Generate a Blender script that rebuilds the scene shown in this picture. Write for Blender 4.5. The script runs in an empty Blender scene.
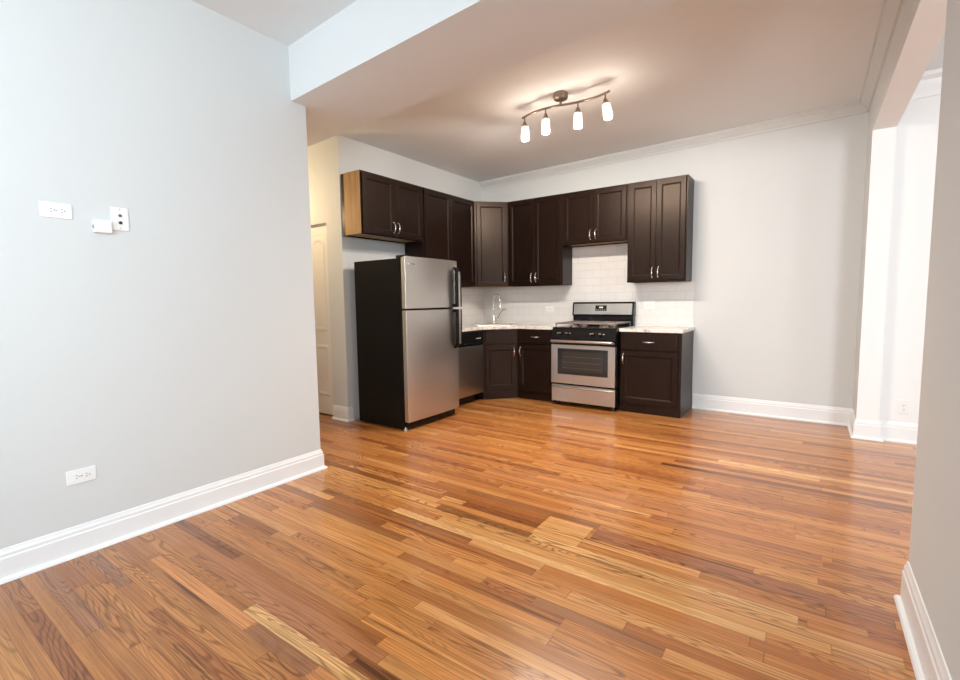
import bpy, bmesh, math, random
from mathutils import Vector, Matrix

random.seed(7)
sc = bpy.context.scene
COL = sc.collection

# ------------------------------------------------------------------ camera
cam_d = bpy.data.cameras.new('camera')
cam_d.sensor_width = 36.0
cam_d.sensor_fit = 'HORIZONTAL'
cam_d.lens = 468.161 / 960.0 * 36.0
cam_d.clip_start = 0.02
cam = bpy.data.objects.new('camera', cam_d)
COL.objects.link(cam)
_y, _p, _r = -0.6155, -0.0861, -0.0133
F = Vector((math.sin(_y) * math.cos(_p), math.cos(_y) * math.cos(_p), math.sin(_p)))
R0 = Vector((math.cos(_y), -math.sin(_y), 0))
U0 = R0.cross(F)
Rv = R0 * math.cos(_r) + U0 * math.sin(_r)
Uv = -R0 * math.sin(_r) + U0 * math.cos(_r)
m3 = Matrix((Rv, Uv, -F)).transposed()
cam.matrix_world = Matrix.Translation((3.8937, -5.6088, 1.245)) @ m3.to_4x4()
sc.camera = cam

# ------------------------------------------------------------------ world, light, exposure
sc.view_settings.view_transform = 'Standard'
sc.view_settings.look = 'None'
sc.view_settings.gamma = 1.0
sc.view_settings.use_curve_mapping = False
sc.view_settings.exposure = 0.0
sc.cycles.use_denoising = True
sc.cycles.max_bounces = 10
sc.cycles.diffuse_bounces = 6
sc.cycles.sample_clamp_indirect = 6.0

wd = bpy.data.worlds.new('daylight')
sc.world = wd
wd.use_nodes = True
wbg = wd.node_tree.nodes['Background']
wbg.inputs['Color'].default_value = (0.86, 0.93, 1.0, 1)
wbg.inputs['Strength'].default_value = 1.5


def area_light(name, loc, rot, sx, sy, power, col):
    l = bpy.data.lights.new(name, 'AREA')
    l.shape = 'RECTANGLE'
    l.size, l.size_y = sx, sy
    l.energy = power
    l.color = col
    o = bpy.data.objects.new(name, l)
    o.location = loc
    o.rotation_euler = rot
    COL.objects.link(o)
    return o


RX = math.radians
# daylight by the front windows; the two lamps on right-hand walls are added fill
area_light('daylight_living_window', (3.15, -7.80, 1.85), (RX(90), 0, 0), 1.7, 1.5, 98, (0.82, 0.93, 1.0))
area_light('added_fill_living_side', (4.46, -6.60, 1.85), (RX(90), 0, RX(90)), 1.5, 1.5, 122, (0.78, 0.915, 1.0))  # added, with an invented window, to brighten the near left wall
area_light('daylight_side_room_window', (6.15, -5.86, 1.55), (RX(90), 0, 0), 0.95, 2.0, 135, (0.86, 0.95, 1.0))
area_light('added_fill_side_room_right', (8.80, -4.50, 1.75), (RX(90), 0, RX(90)), 1.4, 1.6, 85, (0.88, 0.96, 1.0))  # added, with an invented window, to brighten side room and opening

# ------------------------------------------------------------------ dimensions (metres)
XR, XR2 = 4.2524, 4.4057          # wall between kitchen and side room
XL = 0.939                         # near left wall
YK = 2.4923                        # end of the kitchen's left wall
YW = 3.5133                        # end of the near left wall
YF = -7.60                         # front wall
ZB = 2.6114                        # underside of the dropped beam
HL = 2.9658                        # living ceiling


def HK(x):                         # kitchen ceiling, a little out of level
    return 2.893 + 0.018 * x


# ------------------------------------------------------------------ materials
def lin(c):
    return tuple(((v / 12.92) if v <= 0.04045 else ((v + 0.055) / 1.055) ** 2.4) for v in c)


def srgb(r, g, b):
    return lin((r / 255, g / 255, b / 255)) + (1.0,)


def nmat(name):
    m = bpy.data.materials.new(name)
    m.use_nodes = True
    nt = m.node_tree
    return m, nt, nt.nodes['Principled BSDF']


def N(nt, kind, **kw):
    n = nt.nodes.new(kind)
    for k, v in kw.items():
        setattr(n, k, v)
    return n


def simple(name, col, rough=0.5, metal=0.0, spec=0.5, bump=0.0, bscale=200.0, coat=0.0, var=0.0, vscale=3.0):
    m, nt, b = nmat(name)
    b.inputs['Base Color'].default_value = col
    b.inputs['Roughness'].default_value = rough
    b.inputs['Metallic'].default_value = metal
    b.inputs['Specular IOR Level'].default_value = spec
    b.inputs['Coat Weight'].default_value = coat
    tc = N(nt, 'ShaderNodeTexCoord')
    if var > 0:
        no = N(nt, 'ShaderNodeTexNoise')
        no.inputs['Scale'].default_value = vscale
        no.inputs['Detail'].default_value = 4
        nt.links.new(tc.outputs['Object'], no.inputs['Vector'])
        mx = N(nt, 'ShaderNodeMix', data_type='RGBA')
        mx.inputs['A'].default_value = tuple(c * (1 - var) for c in col[:3]) + (1,)
        mx.inputs['B'].default_value = tuple(min(1, c * (1 + var)) for c in col[:3]) + (1,)
        nt.links.new(no.outputs['Fac'], mx.inputs['Factor'])
        nt.links.new(mx.outputs['Result'], b.inputs['Base Color'])
    if bump > 0:
        no = N(nt, 'ShaderNodeTexNoise')
        no.inputs['Scale'].default_value = bscale
        no.inputs['Detail'].default_value = 3
        nt.links.new(tc.outputs['Object'], no.inputs['Vector'])
        bp = N(nt, 'ShaderNodeBump')
        bp.inputs['Strength'].default_value = bump
        bp.inputs['Distance'].default_value = 0.002
        nt.links.new(no.outputs['Fac'], bp.inputs['Height'])
        nt.links.new(bp.outputs['Normal'], b.inputs['Normal'])
    return m


M = {}
M['wall'] = simple('wall_paint_grey', (0.655, 0.672, 0.668, 1), 0.65, bump=0.12, bscale=140, spec=0.3)
M['wall_lightened'] = simple('side_room_lightened_white', (0.86, 0.865, 0.865, 1), 0.6, bump=0.1, bscale=140, spec=0.3)  # paler than the kitchen paint, standing in for stronger daylight
M['ceiling'] = simple('ceiling_paint', (0.765, 0.79, 0.80, 1), 0.75, bump=0.1, bscale=90, spec=0.25)
M['trim'] = simple('white_trim_paint', (0.84, 0.845, 0.85, 1), 0.35, spec=0.5)
M['plastic'] = simple('white_plastic', (0.86, 0.86, 0.85, 1), 0.3)
M['plastic_dark'] = simple('outlet_slot_dark', (0.03, 0.03, 0.03, 1), 0.5)
M['door'] = simple('cream_door_paint', (0.78, 0.76, 0.73, 1), 0.4)
M['black'] = simple('black_enamel', (0.007, 0.007, 0.008, 1), 0.2, spec=0.35)
M['black_matte'] = simple('black_textured_steel', (0.008, 0.007, 0.006, 1), 0.35, spec=0.12, bump=0.35, bscale=420)
M['cast_iron'] = simple('cast_iron', (0.20, 0.165, 0.15, 1), 0.42, metal=0.3, bump=0.3, bscale=300)
M['glass_black'] = simple('oven_glass', (0.018, 0.018, 0.019, 1), 0.06, spec=0.6)
M['oven_inside'] = simple('oven_window_mesh', (0.032, 0.027, 0.023, 1), 0.14, spec=0.6)
M['chrome'] = simple('bright_chrome', (0.86, 0.86, 0.87, 1), 0.12, metal=1.0)
M['bronze'] = simple('brushed_bronze', (0.30, 0.235, 0.185, 1), 0.3, metal=1.0)
M['digits'] = None


def m_wood(name, c1, c2, rough, scale, axis, coat=0.0, spec=0.5):
    m, nt, b = nmat(name)
    tc = N(nt, 'ShaderNodeTexCoord')
    mp = N(nt, 'ShaderNodeMapping')
    s = [scale * 14, scale * 14, scale * 14]
    s[axis] = scale
    mp.inputs['Scale'].default_value = s
    nt.links.new(tc.outputs['Object'], mp.inputs['Vector'])
    no = N(nt, 'ShaderNodeTexNoise')
    no.inputs['Scale'].default_value = 2.2
    no.inputs['Detail'].default_value = 6
    no.inputs['Distortion'].default_value = 0.6
    nt.links.new(mp.outputs['Vector'], no.inputs['Vector'])
    cr = N(nt, 'ShaderNodeValToRGB')
    cr.color_ramp.elements[0].position = 0.3
    cr.color_ramp.elements[0].color = c1
    cr.color_ramp.elements[1].position = 0.72
    cr.color_ramp.elements[1].color = c2
    nt.links.new(no.outputs['Fac'], cr.inputs['Fac'])
    nt.links.new(cr.outputs['Color'], b.inputs['Base Color'])
    b.inputs['Roughness'].default_value = rough
    b.inputs['Specular IOR Level'].default_value = spec
    b.inputs['Specular Tint'].default_value = (1.0, 0.80, 0.66, 1)
    b.inputs['Coat Weight'].default_value = coat
    b.inputs['Coat Roughness'].default_value = 0.25
    bp = N(nt, 'ShaderNodeBump')
    bp.inputs['Strength'].default_value = 0.08
    bp.inputs['Distance'].default_value = 0.001
    nt.links.new(no.outputs['Fac'], bp.inputs['Height'])
    nt.links.new(bp.outputs['Normal'], b.inputs['Normal'])
    return m


M['espresso'] = m_wood('espresso_stained_maple', (0.006, 0.0026, 0.0020, 1), (0.018, 0.0078, 0.0054, 1), 0.34, 3.0, 2, spec=0.29)
M['maple'] = m_wood('raw_maple_ply', (0.30, 0.165, 0.062, 1), (0.46, 0.28, 0.115, 1), 0.5, 1.2, 2)


def m_steel(name, base, rough, axis):
    m, nt, b = nmat(name)
    b.inputs['Metallic'].default_value = 1.0
    tc = N(nt, 'ShaderNodeTexCoord')
    mp = N(nt, 'ShaderNodeMapping')
    s = [500.0, 500.0, 500.0]
    s[axis] = 6.0
    mp.inputs['Scale'].default_value = s
    nt.links.new(tc.outputs['Object'], mp.inputs['Vector'])
    no = N(nt, 'ShaderNodeTexNoise')
    no.inputs['Scale'].default_value = 1.0
    no.inputs['Detail'].default_value = 2
    nt.links.new(mp.outputs['Vector'], no.inputs['Vector'])
    mr = N(nt, 'ShaderNodeMapRange')
    mr.inputs['To Min'].default_value = rough - 0.06
    mr.inputs['To Max'].default_value = rough + 0.08
    nt.links.new(no.outputs['Fac'], mr.inputs['Value'])
    nt.links.new(mr.outputs['Result'], b.inputs['Roughness'])
    b.inputs['Base Color'].default_value = base
    bp = N(nt, 'ShaderNodeBump')
    bp.inputs['Strength'].default_value = 0.05
    bp.inputs['Distance'].default_value = 0.0005
    nt.links.new(no.outputs['Fac'], bp.inputs['Height'])
    nt.links.new(bp.outputs['Normal'], b.inputs['Normal'])
    return m


M['steel'] = m_steel('brushed_stainless', (0.62, 0.59, 0.56, 1), 0.30, 1)
M['steel_x'] = m_steel('brushed_stainless_horizontal', (0.62, 0.60, 0.57, 1), 0.30, 0)


def m_granite():
    m, nt, b = nmat('speckled_granite')
    tc = N(nt, 'ShaderNodeTexCoord')
    n1 = N(nt, 'ShaderNodeTexNoise')
    n1.inputs['Scale'].default_value = 14
    n1.inputs['Detail'].default_value = 8
    n1.inputs['Roughness'].default_value = 0.75
    nt.links.new(tc.outputs['Object'], n1.inputs['Vector'])
    cr = N(nt, 'ShaderNodeValToRGB')
    e = cr.color_ramp.elements
    e[0].position, e[0].color = 0.30, (0.12, 0.09, 0.08, 1)
    e[1].position, e[1].color = 0.52, (0.80, 0.77, 0.73, 1)
    x = e.new(0.40)
    x.color = (0.55, 0.48, 0.43, 1)
    nt.links.new(n1.outputs['Fac'], cr.inputs['Fac'])
    nt.links.new(cr.outputs['Color'], b.inputs['Base Color'])
    b.inputs['Roughness'].default_value = 0.16
    return m


M['granite'] = m_granite()


def m_tile(name, swap):
    m, nt, b = nmat(name)
    tc = N(nt, 'ShaderNodeTexCoord')
    sp = N(nt, 'ShaderNodeSeparateXYZ')
    cb = N(nt, 'ShaderNodeCombineXYZ')
    nt.links.new(tc.outputs['Object'], sp.inputs[0])
    nt.links.new(sp.outputs['Y' if swap else 'X'], cb.inputs['X'])
    nt.links.new(sp.outputs['Z'], cb.inputs['Y'])
    br = N(nt, 'ShaderNodeTexBrick')
    br.inputs['Scale'].default_value = 1.0
    br.inputs['Brick Width'].default_value = 0.196
    br.inputs['Row Height'].default_value = 0.0935
    br.inputs['Mortar Size'].default_value = 0.0018
    br.inputs['Mortar Smooth'].default_value = 0.3
    br.inputs['Color1'].default_value = (0.80, 0.79, 0.77, 1)
    br.inputs['Color2'].default_value = (0.77, 0.76, 0.745, 1)
    br.inputs['Mortar'].default_value = (0.57, 0.56, 0.54, 1)
    nt.links.new(cb.outputs[0], br.inputs['Vector'])
    nt.links.new(br.outputs['Color'], b.inputs['Base Color'])
    mr = N(nt, 'ShaderNodeMapRange')
    mr.inputs['To Min'].default_value = 0.12
    mr.inputs['To Max'].default_value = 0.7
    nt.links.new(br.outputs['Fac'], mr.inputs['Value'])
    nt.links.new(mr.outputs['Result'], b.inputs['Roughness'])
    bp = N(nt, 'ShaderNodeBump')
    bp.invert = True
    bp.inputs['Strength'].default_value = 0.5
    bp.inputs['Distance'].default_value = 0.002
    nt.links.new(br.outputs['Fac'], bp.inputs['Height'])
    nt.links.new(bp.outputs['Normal'], b.inputs['Normal'])
    return m


M['tile_x'] = m_tile('white_subway_tile_back', False)
M['tile_y'] = m_tile('white_subway_tile_side', True)


def m_floor():
    m, nt, b = nmat('oak_strip_floor')
    L = nt.links.new
    tone = N(nt, 'ShaderNodeAttribute', attribute_name='tone')
    rnd = N(nt, 'ShaderNodeAttribute', attribute_name='rnd')
    uv = N(nt, 'ShaderNodeUVMap', uv_map='plank')
    tc = N(nt, 'ShaderNodeTexCoord')
    # every plank gets its own slice of the grain
    off = N(nt, 'ShaderNodeVectorMath', operation='SCALE')
    off.inputs['Scale'].default_value = 37.0
    L(rnd.outputs['Color'], off.inputs[0])
    add = N(nt, 'ShaderNodeVectorMath', operation='ADD')
    L(tc.outputs['Object'], add.inputs[0])
    L(off.outputs[0], add.inputs[1])
    # long fibres
    mp = N(nt, 'ShaderNodeMapping')
    mp.inputs['Scale'].default_value = (2.2, 170.0, 1.0)
    L(add.outputs[0], mp.inputs['Vector'])
    n1 = N(nt, 'ShaderNodeTexNoise')
    n1.inputs['Scale'].default_value = 1.0
    n1.inputs['Detail'].default_value = 7
    n1.inputs['Roughness'].default_value = 0.62
    n1.inputs['Distortion'].default_value = 0.5
    L(mp.outputs[0], n1.inputs['Vector'])
    r1 = N(nt, 'ShaderNodeMapRange')
    r1.inputs['From Min'].default_value = 0.30
    r1.inputs['From Max'].default_value = 0.66
    r1.inputs['To Min'].default_value = 0.60
    r1.inputs['To Max'].default_value = 1.22
    L(n1.outputs['Fac'], r1.inputs['Value'])
    # cathedral figure
    mp2 = N(nt, 'ShaderNodeMapping')
    mp2.inputs['Scale'].default_value = (1.5, 13.0, 1.0)
    L(add.outputs[0], mp2.inputs['Vector'])
    n2 = N(nt, 'ShaderNodeTexNoise')
    n2.inputs['Scale'].default_value = 1.0
    n2.inputs['Detail'].default_value = 1.2
    n2.inputs['Distortion'].default_value = 0.15
    L(mp2.outputs[0], n2.inputs['Vector'])
    mul = N(nt, 'ShaderNodeMath', operation='MULTIPLY')
    mul.inputs[1].default_value = 105.0
    L(n2.outputs['Fac'], mul.inputs[0])
    sn = N(nt, 'ShaderNodeMath', operation='SINE')
    L(mul.outputs[0], sn.inputs[0])
    r2 = N(nt, 'ShaderNodeMapRange')
    r2.inputs['From Min'].default_value = -1.0
    r2.inputs['From Max'].default_value = -0.1
    r2.inputs['To Max'].default_value = 1.0
    # only some boards are flat-sawn and show the figure strongly
    sx = N(nt, 'ShaderNodeSeparateXYZ')
    L(rnd.outputs['Color'], sx.inputs[0])
    fg = N(nt, 'ShaderNodeMapRange')
    fg.inputs['From Min'].default_value = 0.35
    fg.inputs['From Max'].default_value = 0.9
    fg.inputs['To Min'].default_value = 0.95
    fg.inputs['To Max'].default_value = 0.55
    L(sx.outputs['X'], fg.inputs['Value'])
    L(fg.outputs[0], r2.inputs['To Min'])
    L(sn.outputs[0], r2.inputs['Value'])
    # dark mineral streaks here and there
    mp3 = N(nt, 'ShaderNodeMapping')
    mp3.inputs['Scale'].default_value = (1.1, 34.0, 1.0)
    L(add.outputs[0], mp3.inputs['Vector'])
    n3 = N(nt, 'ShaderNodeTexNoise')
    n3.inputs['Scale'].default_value = 1.0
    n3.inputs['Detail'].default_value = 3
    L(mp3.outputs[0], n3.inputs['Vector'])
    r3 = N(nt, 'ShaderNodeMapRange')
    r3.inputs['From Min'].default_value = 0.60
    r3.inputs['From Max'].default_value = 0.74
    r3.inputs['To Min'].default_value = 1.0
    r3.inputs['To Max'].default_value = 0.34
    L(n3.outputs['Fac'], r3.inputs['Value'])
    m1 = N(nt, 'ShaderNodeMath', operation='MULTIPLY')
    L(r1.outputs[0], m1.inputs[0])
    L(r2.outputs[0], m1.inputs[1])
    m2 = N(nt, 'ShaderNodeMath', operation='MULTIPLY')
    L(m1.outputs[0], m2.inputs[0])
    L(r3.outputs[0], m2.inputs[1])
    # seams: x of the map is metres to the nearer plank edge, y metres to the nearer end
    sep = N(nt, 'ShaderNodeSeparateXYZ')
    L(uv.outputs[0], sep.inputs[0])

    def edge(sock, width):
        a = N(nt, 'ShaderNodeMath', operation='SUBTRACT')
        a.inputs[1].default_value = 0.5
        L(sock, a.inputs[0])
        ab = N(nt, 'ShaderNodeMath', operation='ABSOLUTE')
        L(a.outputs[0], ab.inputs[0])
        r = N(nt, 'ShaderNodeMapRange')
        r.inputs['From Min'].default_value = 0.5 - width
        r.inputs['From Max'].default_value = 0.5
        r.inputs['To Min'].default_value = 1.0
        r.inputs['To Max'].default_value = 0.55
        L(ab.outputs[0], r.inputs['Value'])
        return r.outputs[0]

    e1 = edge(sep.outputs['X'], 0.035)
    e2 = edge(sep.outputs['Y'], 0.0028)
    m3_ = N(nt, 'ShaderNodeMath', operation='MULTIPLY')
    L(e1, m3_.inputs[0])
    L(e2, m3_.inputs[1])
    m4 = N(nt, 'ShaderNodeMath', operation='MULTIPLY')
    L(m2.outputs[0], m4.inputs[0])
    L(m3_.outputs[0], m4.inputs[1])
    # darker fibres are also redder
    gm = N(nt, 'ShaderNodeCombineXYZ')
    pg = N(nt, 'ShaderNodeMath', operation='POWER')
    pg.inputs[1].default_value = 1.15
    pb = N(nt, 'ShaderNodeMath', operation='POWER')
    pb.inputs[1].default_value = 1.3
    L(m4.outputs[0], pg.inputs[0])
    L(m4.outputs[0], pb.inputs[0])
    L(m4.outputs[0], gm.inputs['X'])
    L(pg.outputs[0], gm.inputs['Y'])
    L(pb.outputs[0], gm.inputs['Z'])
    vm = N(nt, 'ShaderNodeVectorMath', operation='MULTIPLY')
    L(tone.outputs['Color'], vm.inputs[0])
    L(gm.outputs[0], vm.inputs[1])
    L(vm.outputs[0], b.inputs['Base Color'])
    b.inputs['Roughness'].default_value = 0.30
    b.inputs['Specular IOR Level'].default_value = 0.22
    b.inputs['Coat Weight'].default_value = 0.55
    b.inputs['Coat Roughness'].default_value = 0.12
    bp = N(nt, 'ShaderNodeBump')
    bp.inputs['Strength'].default_value = 0.10
    bp.inputs['Distance'].default_value = 0.0008
    L(m4.outputs[0], bp.inputs['Height'])
    L(bp.outputs['Normal'], b.inputs['Normal'])
    return m


M['floor'] = m_floor()


def m_emit(name, col, strength):
    m, nt, b = nmat(name)
    b.inputs['Base Color'].default_value = (0.8, 0.8, 0.8, 1)
    b.inputs['Emission Color'].default_value = col
    b.inputs['Emission Strength'].default_value = strength
    return m


M['bulb'] = m_emit('lit_bulb', (1.0, 0.85, 0.70, 1), 14.0)


def m_shade():
    m, nt, b = nmat('lit_seeded_glass_shade')
    out = [n for n in nt.nodes if n.type == 'OUTPUT_MATERIAL'][0]
    b.inputs['Base Color'].default_value = (0.9, 0.9, 0.9, 1)
    b.inputs['Roughness'].default_value = 0.08
    b.inputs['Emission Color'].default_value = (1.0, 0.90, 0.80, 1)
    b.inputs['Emission Strength'].default_value = 0.5
    tr = N(nt, 'ShaderNodeBsdfTransparent')
    mx = N(nt, 'ShaderNodeMixShader')
    mx.inputs[0].default_value = 0.2
    nt.links.new(tr.outputs[0], mx.inputs[1])
    nt.links.new(b.outputs[0], mx.inputs[2])
    nt.links.new(mx.outputs[0], out.inputs['Surface'])
    return m


M['shade'] = m_shade()
M['digits'] = m_emit('lit_clock_segments', (0.75, 0.95, 0.85, 1), 0.8)


def m_pane():
    m = bpy.data.materials.new('window_glass')
    m.use_nodes = True
    nt = m.node_tree
    nt.nodes.clear()
    out = N(nt, 'ShaderNodeOutputMaterial')
    t = N(nt, 'ShaderNodeBsdfTransparent')
    g = N(nt, 'ShaderNodeBsdfGlossy')
    g.inputs['Roughness'].default_value = 0.02
    fr = N(nt, 'ShaderNodeFresnel')
    fr.inputs['IOR'].default_value = 1.3
    mx = N(nt, 'ShaderNodeMixShader')
    nt.links.new(fr.outputs[0], mx.inputs[0])
    nt.links.new(t.outputs[0], mx.inputs[1])
    nt.links.new(g.outputs[0], mx.inputs[2])
    nt.links.new(mx.outputs[0], out.inputs['Surface'])
    return m


M['pane'] = m_pane()


# ------------------------------------------------------------------ mesh helpers
class MB:
    """collects shapes and links them as one mesh object"""

    def __init__(self):
        self.bm = bmesh.new()

    def box(self, x0, x1, y0, y1, z0, z1):
        v = [self.bm.verts.new(p) for p in (
            (x0, y0, z0), (x1, y0, z0), (x1, y1, z0), (x0, y1, z0),
            (x0, y0, z1), (x1, y0, z1), (x1, y1, z1), (x0, y1, z1))]
        for f in ((3, 2, 1, 0), (4, 5, 6, 7), (0, 1, 5, 4), (1, 2, 6, 5), (2, 3, 7, 6), (3, 0, 4, 7)):
            self.bm.faces.new([v[i] for i in f])
        return self

    def prism(self, poly, z0, z1):
        """poly: list of (x, y); z1 may be a function of x"""
        f1 = z1 if callable(z1) else (lambda x: z1)
        f0 = z0 if callable(z0) else (lambda x: z0)
        lo = [self.bm.verts.new((x, y, f0(x))) for x, y in poly]
        hi = [self.bm.verts.new((x, y, f1(x))) for x, y in poly]
        n = len(poly)
        self.bm.faces.new(lo[::-1])
        self.bm.faces.new(hi)
        for i in range(n):
            self.bm.faces.new([lo[i], lo[(i + 1) % n], hi[(i + 1) % n], hi[i]])
        return self

    def sweep(self, path, prof, closed=False):
        """prof: (out, up) pairs; path: list of (point, outward unit vector)"""
        rows = []
        for p, o in path:
            p, o = Vector(p), Vector(o)
            rows.append([self.bm.verts.new(p + o * a + Vector((0, 0, b))) for a, b in prof])
        k = len(prof)
        for i in range(len(rows) - 1):
            for j in range(k):
                q = (j + 1) % k
                self.bm.faces.new([rows[i][j], rows[i][q], rows[i + 1][q], rows[i + 1][j]])
        self.bm.faces.new(rows[0])
        self.bm.faces.new(rows[-1][::-1])
        return self

    def tube(self, pts, r, n=10, cap=True):
        pts = [Vector(p) for p in pts]
        rad = r if isinstance(r, (list, tuple)) else [r] * len(pts)
        rows = []
        up = None
        for i, p in enumerate(pts):
            d = (pts[min(i + 1, len(pts) - 1)] - pts[max(i - 1, 0)]).normalized()
            if up is None:
                up = Vector((0, 0, 1)) if abs(d.z) < 0.9 else Vector((1, 0, 0))
            a = d.cross(up)
            if a.length < 1e-5:
                a = d.orthogonal()
            a.normalize()
            bb = a.cross(d).normalized()
            up = bb
            rows.append([self.bm.verts.new(p + (a * math.cos(t) + bb * math.sin(t)) * rad[i])
                         for t in [2 * math.pi * k / n for k in range(n)]])
        for i in range(len(rows) - 1):
            for j in range(n):
                q = (j + 1) % n
                self.bm.faces.new([rows[i][j], rows[i][q], rows[i + 1][q], rows[i + 1][j]])
        if cap:
            self.bm.faces.new(rows[0][::-1])
            self.bm.faces.new(rows[-1])
        return self

    def lathe(self, prof, c=(0, 0, 0), n=24, mat=None):
        """prof: (radius, z) from bottom to top, about z"""
        c = Vector(c)
        rows = []
        for r, z in prof:
            if r < 1e-6:
                v = Vector((0, 0, z))
                rows.append([self.bm.verts.new((mat @ v if mat else v) + c)])
            else:
                row = []
                for k in range(n):
                    t = 2 * math.pi * k / n
                    v = Vector((r * math.cos(t), r * math.sin(t), z))
                    row.append(self.bm.verts.new((mat @ v if mat else v) + c))
                rows.append(row)
        for a, b in zip(rows, rows[1:]):
            for j in range(n):
                q = (j + 1) % n
                if len(a) == 1 and len(b) == 1:
                    continue
                if len(a) == 1:
                    self.bm.faces.new([a[0], b[q], b[j]])
                elif len(b) == 1:
                    self.bm.faces.new([a[j], a[q], b[0]])
                else:
                    self.bm.faces.new([a[j], a[q], b[q], b[j]])
        return self

    def build(self, name, mat, parent=None, bevel=0.0, smooth=False, segs=2, loc=None, rot=None):
        bmesh.ops.recalc_face_normals(self.bm, faces=self.bm.faces)
        me = bpy.data.meshes.new(name)
        if smooth:
            for f in self.bm.faces:
                f.smooth = True
        self.bm.to_mesh(me)
        self.bm.free()
        me.materials.append(mat)
        o = bpy.data.objects.new(name, me)
        COL.objects.link(o)
        if parent:
            o.parent = parent
        if loc:
            o.location = loc
        if rot:
            o.rotation_euler = rot
        if bevel > 0:
            md = o.modifiers.new('bevel', 'BEVEL')
            md.width = bevel
            md.segments = segs
            md.limit_method = 'ANGLE'
            md.angle_limit = math.radians(40)
        if smooth:
            md = o.modifiers.new('edges', 'EDGE_SPLIT')
            md.split_angle = math.radians(42)
        return o


def struct(o, label=None):
    o['kind'] = 'structure'
    if label:
        o['label'] = label
    return o


def tag(o, label, cat, group=None):
    o['label'] = label
    o['category'] = cat
    if group:
        o['group'] = group
    return o


def thing(name, label, cat, loc, rotz=0.0, group=None):
    o = bpy.data.objects.new(name, None)
    o.empty_display_size = 0.1
    COL.objects.link(o)
    o.location = loc
    o.rotation_euler = (0, 0, rotz)
    return tag(o, label, cat, group)


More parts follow.
